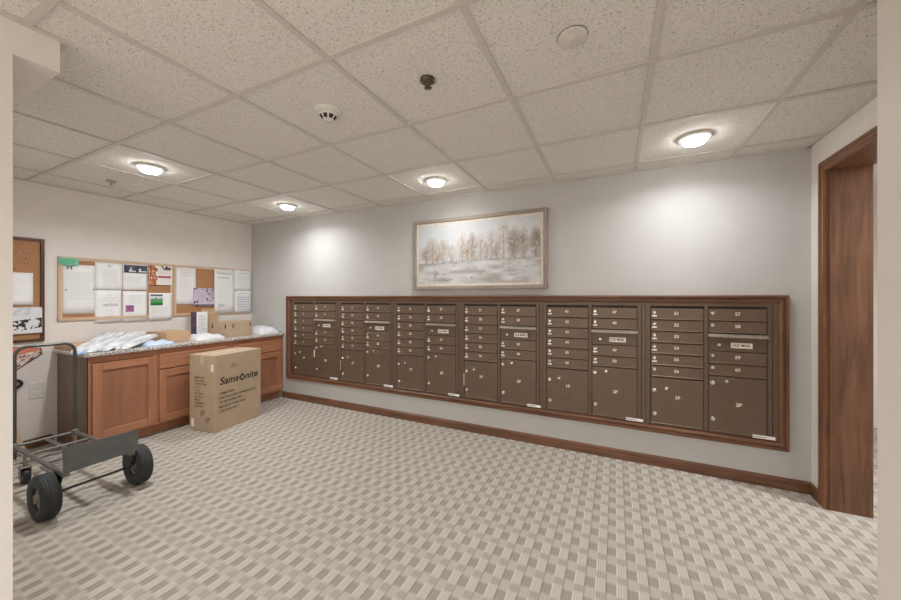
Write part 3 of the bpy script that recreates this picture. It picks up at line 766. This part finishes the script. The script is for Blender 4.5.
# outlet plate, black ring, leaning stick
t = thing('outlet_plate', (XL, 1.078, .422), 'white double wall plate low on the left wall beside the cabinet', 'wall plate')
MB().box((0,0,0),(.006,.082,.138), bev=.003).build('plate', M_white, t)
for v in (.035,.08): MB().box((.0055,.024,v),(.008,.058,v+.026), bev=.004).build('socket', M_num, t)
t = thing('black_ring', (XL+.02, .975, .572), 'black oval ring hanging on the left wall by the near wall edge', 'ring')
rp = [(0, .058*math.cos(a), .036*math.sin(a)) for a in [2*PI*i/28 for i in range(29)]]
MB().tube(rp, .0105, 12, cap=False).build('loop', M_black, t)
MB().box((-.019,-.012,.030),(.002,.004,.046), bev=.002).build('hook', M_black, t)
t = thing('wooden_stick', (-4.36, 1.015, 0), 'pale wooden stick leaning on the left wall behind the hand truck', 'stick')
st = MB(); vs = [(-.012,-.016,0),(.012,-.016,0),(.012,.016,0),(-.012,.016,0)]; top = (-.155,-.075,.42)
st.add(vs+[(v[0]+top[0],v[1]+top[1],v[2]+top[2]) for v in vs], [(0,1,2,3),(4,5,6,7),(0,1,5,4),(1,2,6,5),(2,3,7,6),(3,0,4,7)])
st.build('slat', M_stick, t)

# ------------------------------------------------------------------ big suitcase carton
t = thing('cardboard_box', (-3.439, 1.968, 0), 'tall brown cardboard carton printed with black lettering, standing before the cabinet', 'cardboard box', rz=math.radians(8.5))
BW, BL, BH = .335, .530, .738
b = MB()
b.box((-BW,0,0),(0,BL,BH-.006), bev=.004)
b.build('carton', M_card, t)
MB().box((-BW+.001,.001,BH-.0055),(-BW/2-.004,BL-.001,BH-.0005), bev=.001).build('top_flap', M_card, t); MB().box((-BW/2+.004,.001,BH-.0055),(-.001,BL-.001,BH), bev=.001).build('top_flap', M_card, t)
tp = MB().box((-BW/2-.026,-.0006,BH+.0002),(-BW/2+.026,BL+.0006,BH+.0012)); tp.box((-BW/2-.026,-.0012,BH-.09),(-BW/2+.026,-.0002,BH+.001)); tp.build('tape', M_tape, t)
MB().box((-.050,-.0016,BH-.155),(-.020,-.0003,BH-.085)).build('sticker', M_paper, t); MB().box((-BW+.028,-.0016,.04),(-BW+.062,-.0003,.115)).build('sticker', M_paper, t)
pr = MB()
def side(u, v, w): return (.0006+w, u, v)
q = MB()
# the wordmark, with a diamond for its o
def wd(q, txt, size, u, v, sx=1, bold=.002, al='LEFT', sh=.18): return add_text(q, txt, size, (u, v, 0), al, bold=bold, sx=sx, shear=sh)
wd(q, 'Sams', .098, .045, .478, 1.02); wd(q, 'nite', .098, .330, .478, 1.02)
R_ = .040; cx_, cz_ = .294, .474
q.add([(cx_+R_*a, cz_+R_*b_, 0) for a, b_ in ((1,0),(0,1),(-1,0),(0,-1))]+[(cx_+R_*.5*a, cz_+R_*.5*b_, 0) for a, b_ in ((1,0),(0,1),(-1,0),(0,-1))], [(i,(i+1)%4,(i+1)%4+4,i+4) for i in range(4)])
for i, s_ in enumerate(('SAMSONITE', 'DESTINATION WAREHOUSE 3', 'TO BE INSPECTED', 'MADE IN THAILAND', 'CARTON NO. 1')):
    wd(q, s_, .030, .042, .362-.043*i, 1.05, .0005, sh=0)
q.mapv(side); q.build('side_lettering', M_print, t)
q = MB()
for i, s_ in enumerate(('SAMSONITE', 'DELIVERED', 'WAREHOUSE', '4  0  2', '1  0  3', 'NO. 20/15', '20 INCH', 'MADE', 'UNIVERSAL', 'CARTON')):
    wd(q, s_, .027, -.265, .518-.031*i, .95, .0004, sh=0)
q.mapv(lambda u, v, w: (u, -.0006, v)); q.build('end_lettering', M_print, t)
for px_, pz_ in ((-.16,.175),(-.09,.115)):
    q = MB(); q.tube([(px_-.028,-.001,pz_-.01),(px_-.01,-.001,pz_+.022),(px_+.012,-.001,pz_+.026),(px_+.026,-.001,pz_+.004)], .0028, 6); q.tube([(px_-.02,-.001,pz_-.028),(px_+.018,-.001,pz_+.014)], .0024, 6); q.build('handling_mark', M_print, t)
q = MB()
for a in ((.165,.66,.168,.60),(.180,.655,.186,.605),(.195,.63,.206,.655),(.206,.655,.216,.60),(.222,.645,.24,.61)):
    q.tube([(.001,a[0],a[1]-.015),(.001,a[2],a[3]-.015)], .0016, 6)
q.build('pencil_marks', mat('pencil', (140,118,96), .8), t)

# ------------------------------------------------------------------ things on the worktop
def soft(name, loc, w_, l_, h_, m, label, cat, rz=0, n=20, seed=0, power=.42, flat=2.6, tilt=(0,0), group=None, wr=.25):
    """soft filled pouch: superelliptic plan, wrinkled"""
    r_ = np.random.RandomState(seed); ph_ = r_.rand(6)*6.28
    mb = MB(); vs = []
    for lay in (1, 0):
        for j in range(n+1):
            for i in range(n+1):
                u, v = 2*i/n-1, 2*j/n-1
                e = max(0, 1-abs(u)**flat)*max(0, 1-abs(v)**flat); e = e**power
                wrk = 1+wr*math.sin(5*u+3*v+ph_[0])*math.sin(4*v-2*u+ph_[1])+.10*math.sin(11*u+ph_[2]+5*v)
                edge = 1-.03*math.sin(7*v+ph_[3])*(abs(u) > .9)
                zz = h_*e*wrk+.002 if lay else 0
                vs.append((u*w_/2*edge, v*l_/2*(1-.03*math.sin(6*u+ph_[4])*(abs(v) > .9)), zz+u*tilt[0]+v*tilt[1]))
    K = (n+1)**2; fs = []
    for j in range(n):
        for i in range(n):
            a = j*(n+1)+i; fs.append((a,a+1,a+n+2,a+n+1)); fs.append((K+a,K+a+n+1,K+a+n+2,K+a+1))
    rim = [i for i in range(n+1)]+[j*(n+1)+n for j in range(1,n+1)]+[n*(n+1)+i for i in range(n-1,-1,-1)]+[j*(n+1) for j in range(n-1,0,-1)]
    for i in range(len(rim)): a, b2 = rim[i], rim[(i+1)%len(rim)]; fs.append((a,b2,b2+K,a+K))
    mb.add(vs, fs, True)
    o = mb.build(name, m, None, loc); o.rotation_euler = (0,0,rz); tag(o, label, cat, group); return o

gN = 'bagged newspapers fanned on the near end of the worktop'
def paper(loc, l_, w_, h_, rz, tl, seed, label):
    o = soft('bagged_newspaper', loc, l_, w_, h_, M_news, label, 'newspaper', rz, seed=seed, flat=8, power=.34, tilt=(-tl,0), group=gN, wr=.05)
paper((-4.23,1.62,ZC), .34, .24, .046, -.5, 0, 11, 'lowest bagged newspaper lying flat under the fanned pile near the worktop end')
paper((-4.15,1.405,ZC+.056), .58, .165, .026, -.716, .052, 1, 'bagged newspaper nearest the worktop end, top of the fan, blue wrap under its tip')
paper((-4.09,1.530,ZC+.052), .56, .105, .032, -.86, .048, 2, 'middle bagged newspaper of the fanned pile on the worktop')
paper((-4.03,1.620,ZC+.036), .44, .095, .030, -.93, .033, 3, 'bagged newspaper of the fan beside the pale blue mailer')
soft('blue_plastic_wrap', (-3.935,1.205,ZC), .060, .090, .014, mat('blue_plastic', (150,180,222), .3, var=.05), 'light blue plastic wrap end at the near front corner of the worktop', 'plastic wrap', .6, seed=4, flat=5)
soft('poly_mailer', (-4.00,1.755,ZC), .15, .24, .036, M_bluebag, 'pale blue plastic mailer in front of the flat tan box', 'mailer', .1, seed=5)
soft('poly_mailer', (-4.11,2.236,ZC), .27, .30, .050, M_bag, 'white plastic mailer between the flat tan box and the taller carton', 'mailer', .1, seed=6)
soft('poly_mailer', (-4.10,2.915,ZC), .34, .25, .080, M_bag, 'puffy white plastic mailer in the corner at the far end of worktop', 'mailer', .0, seed=7)

def carton(name, corner, w_, l_, h_, rz, m, label, holes=False):
    t = thing(name, corner, label, 'cardboard box', 'small cartons on the worktop', rz)
    MB().box((-w_,0,0),(0,l_,h_-.003), bev=.003).build('carton', m, t)
    MB().box((-w_+.001,.001,h_-.0025),(-w_/2-.001,l_-.001,h_), bev=.001).build('top_flap', m, t); MB().box((-w_/2+.001,.001,h_-.0025),(-.001,l_-.001,h_), bev=.001).build('top_flap', m, t)
    MB().box((-w_/2-.02,-.0008,h_+.0002),(-w_/2+.02,l_+.0008,h_+.001)).build('tape', M_tape, t)
    if holes:
        for y_ in (.035, l_-.045): MB().box((.0002,y_,h_-.075),(.0015,y_+.014,h_-.030), bev=.0005).build('hand_hole', M_dark, t)
        for x_ in (-.065, -w_+.03): MB().box((x_-.008,-.0015,h_-.08),(x_+.008,-.0002,h_-.035), bev=.0005).build('hand_hole', M_dark, t)
    return t
carton('cardboard_box', (-4.13,1.222,ZC), .385, .22, .042, 0, M_card2, 'thin tan cardboard box at the near back end of the worktop')
carton('cardboard_box', (-4.06,1.86,ZC), .28, .25, .106, math.radians(12), M_card2, 'flat tan cardboard box beside the newspapers on the worktop')
carton('cardboard_box', (-4.005,2.455,ZC), .28, .325, .176, math.radians(12), M_card, 'taller kraft carton with black hand holes near far end of the worktop', True)

# upright brochure with purple spine, cardboard sheet leaning behind
t = thing('brochure_stand', (-4.43, 2.285, ZC), 'small upright white brochure with purple side standing before the wall', 'brochure')
MB().box((-.03,.045,0),(.0,.165,.285), bev=.001).build('panel', M_paper, t)
MB().box((-.032,0,0),(.0,.0445,.285), bev=.001).build('purple_side', M_purple, t)
q = MB()
for i in range(9): 
    z_ = .235-.022*i; q.box((.0002,.062,z_),(.001,.062+(.085 if i % 3 else .06),z_+.006))
q.build('printed_text', M_ink, t)
q = MB().box((.0002,.006,.235),(.001,.038,.27)); q.box((.0002,.004,.12),(.001,.040,.16)); q.build('cover_picture', mat('cover_pic', (120,98,76), .6, c2=(60,50,60), scale=60), t)
q = MB(); vs = [(0,0,0),(.005,0,0),(.005,.19,0),(0,.19,0)]; q.add(vs+[(v[0]-.05,v[1]+.01,.315) for v in vs], [(0,1,2,3),(4,5,6,7),(0,1,5,4),(1,2,6,5),(2,3,7,6),(3,0,4,7)])
tag(q.build('cardboard_sheet', M_card2, None, (-4.475,2.42,ZC)), 'tan cardboard sheet leaning on the wall behind the taller carton', 'cardboard')

# ------------------------------------------------------------------ hand truck in platform position
t = thing('hand_truck', (-3.02, .985, 0), 'grey steel hand truck lowered to cart position with two black wheels', 'hand truck')
ox, oy = -3.02, .985
def H(x, y, z): return (x-ox, y-oy, z)
y1_, y2_ = .838, 1.137
xe = -3.80; xf = -2.93; zf = .250
def arc(pts, r, n=6):
    """polyline with rounded corners"""
    out = [Vector(pts[0])]
    for i in range(1, len(pts)-1):
        p = Vector(pts[i]); a = (Vector(pts[i-1])-p).normalized(); b = (Vector(pts[i+1])-p).normalized()
        for k in range(n+1):
            s_ = k/n; out.append(p+a*r*(1-s_)**2+b*r*s_**2)
    out.append(Vector(pts[-1])); return out
for y_ in (y1_, y2_): MB().tube([H(xe-.02,y_,zf), H(xf-.05,y_,zf)], .0135, 14).build('side_rail', M_truck, t)
MB().box(H(xe+.02,(y1_+y2_)/2-.012,zf-.010), H(xf-.06,(y1_+y2_)/2+.012,zf+.004), bev=.003).build('centre_rail', M_truck, t)
for x_ in (xe-.012, xe+.27, xe+.55): MB().box(H(x_-.012,y1_+.01,zf-.009), H(x_+.012,y2_-.01,zf+.006), bev=.003).build('cross_bar', M_truck, t)
hp = arc([H(xe,y1_,zf-.09), H(xe,y1_,.945), H(xe,y2_,.945), H(xe,y2_,zf-.09)], .075)
MB().tube(hp, .0105, 14).build('handle', M_steel, t)
# toe plate: bent steel sheet
tpz0, tpz1 = .262, .425
q = MB(); vs = []
pl = [(.820,.280),(.832,.266),(1.160,.268),(1.170,.278),(1.170,.396),(1.160,.410),(1.148,.402),(.832,.418),(.820,.408)]
for x_ in (-2.905, -2.899): vs += [H(x_+(z_-.26)*-.10, y_, z_) for y_, z_ in pl]
n_ = len(pl); q.add(vs, [tuple(range(n_)), tuple(range(n_,2*n_))]+[(i,(i+1)%n_,(i+1)%n_+n_,i+n_) for i in range(n_)])
q.build('toe_plate', M_plate, t)
MB().box(H(-3.0,.818,.245), H(-2.905,.850,.275), bev=.003).build('plate_bracket', M_truck, t); MB().box(H(-3.0,1.122,.245), H(-2.905,1.154,.275), bev=.003).build('plate_bracket', M_truck, t)
for y_ in (.822, 1.153):   # axle hangers
    q = MB(); vs = [H(-3.10,y_,.245),H(-2.915,y_,.262),H(-2.99,y_,.115),H(-3.045,y_,.115)]; vs2 = [(v[0],v[1]+.004,v[2]) for v in vs]
    q.add(vs+vs2, [(0,1,2,3),(4,5,6,7)]+[(i,(i+1)%4,(i+1)%4+4,i+4) for i in range(4)]); q.build('axle_hanger', M_black, t)
MB().tube([H(-3.02,.745,.130), H(-3.02,1.245,.130)], .008, 12).build('axle', M_black, t)
def wheel(y_, name='wheel'):
    o = bpy.data.objects.new(name, None)
    w2 = .044; R = .130
    prof = [(.062,-w2*.7),(.075,-w2*.85),(.105,-w2),(.120,-w2*.9),(R-.002,-w2*.66)]
    for gy in (-.55,-.2,.2,.55):
        prof += [(R, w2*(gy-.12)),(R-.004, w2*(gy-.06)),(R-.004, w2*(gy+.06)),(R, w2*(gy+.12))]
    prof += [(R-.002,w2*.66),(.120,w2*.9),(.105,w2),(.075,w2*.85),(.062,w2*.7)]
    ty = MB().lathe(prof, axis='y', seg=48, closed=True).build('wheel', M_tyre, t, H(-3.02,y_,.130))
    rm = MB().lathe([(.064,-w2*.75),(.064,-w2*.5),(.045,-w2*.25),(.030,-w2*.35),(.024,-w2*.9),(.012,-w2*.95),(.012,w2*.95),(.024,w2*.9),(.030,w2*.35),(.045,w2*.25),(.064,w2*.5),(.064,w2*.75)], axis='y', seg=36, closed=True)
    rm.build('rim', M_rim, ty)
    b_ = MB()
    for k in range(4):
        a = PI/2*k+.4; b_.lathe([(.005,-w2*.48),(.005,-w2*.2)], (.046*math.cos(a),0,.046*math.sin(a)), 'y', 8)
        b_.lathe([(.005,w2*.2),(.005,w2*.48)], (.046*math.cos(a),0,.046*math.sin(a)), 'y', 8)
    b_.build('lug_bolt', M_black, ty)
wheel(.778); wheel(1.214)
for y_ in (.865, 1.110):   # swivel casters at the handle end
    c_ = MB().lathe([(.012,-.018),(.048,-.017),(.052,-.009),(.052,.009),(.048,.017),(.012,.018)], axis='y', seg=28).build('caster_wheel', M_black, t, H(xe+.09,y_,.052))
    MB().lathe([(.030,-.0195),(.030,.0195)], axis='y', seg=20).build('caster_hub', M_bluep, c_)
    q = MB()
    for s_ in (-1,1): q.box((-.018,s_*.024-.002,-.014),(.018,s_*.024+.002,.064), bev=.001)
    q.box((-.03,-.026,.060),(.03,.026,.070), bev=.001); q.lathe([(.010,.068),(.010,.192)], seg=12)
    q.build('caster_fork', M_rim, c_)
MB().tube([H(xe+.09,.845,.150), H(xe+.09,1.13,.150)], .008, 10).build('caster_bar', M_truck, t)
for y_ in (y1_, y2_): 
    MB().box(H(xe-.018,y_-.018,zf-.035), H(xe+.018,y_+.018,zf+.022), bev=.004).build('latch_block', M_truck, t)
    MB().box(H(-3.22,y_-.03,zf-.014), H(-3.04,y_+.022,zf-.002), bev=.002).build('gusset_plate', M_truck, t)

# ------------------------------------------------------------------ world, camera
wd_ = bpy.data.worlds.new('World'); S.world = wd_; wd_.use_nodes = True
wd_.node_tree.nodes['Background'].inputs[0].default_value = (.8,.8,.8,1); wd_.node_tree.nodes['Background'].inputs[1].default_value = .3
cd = bpy.data.cameras.new('camera'); co = bpy.data.objects.new('camera', cd); COL.objects.link(co)
co.location = (0,0,1.30); co.rotation_euler = (PI/2, 0, math.radians(25.75))
cd.sensor_fit = 'HORIZONTAL'; cd.sensor_width = 36; cd.lens = 36*343/901; cd.shift_y = -3/901; cd.clip_start = .02
S.camera = co
S.view_settings.view_transform = 'Standard'; S.view_settings.look = 'None'; S.view_settings.gamma = 1
S.view_settings.use_curve_mapping = False
S.view_settings.exposure = 0.36
S.cycles.max_bounces = 10; S.cycles.diffuse_bounces = 6; S.cycles.use_denoising = True
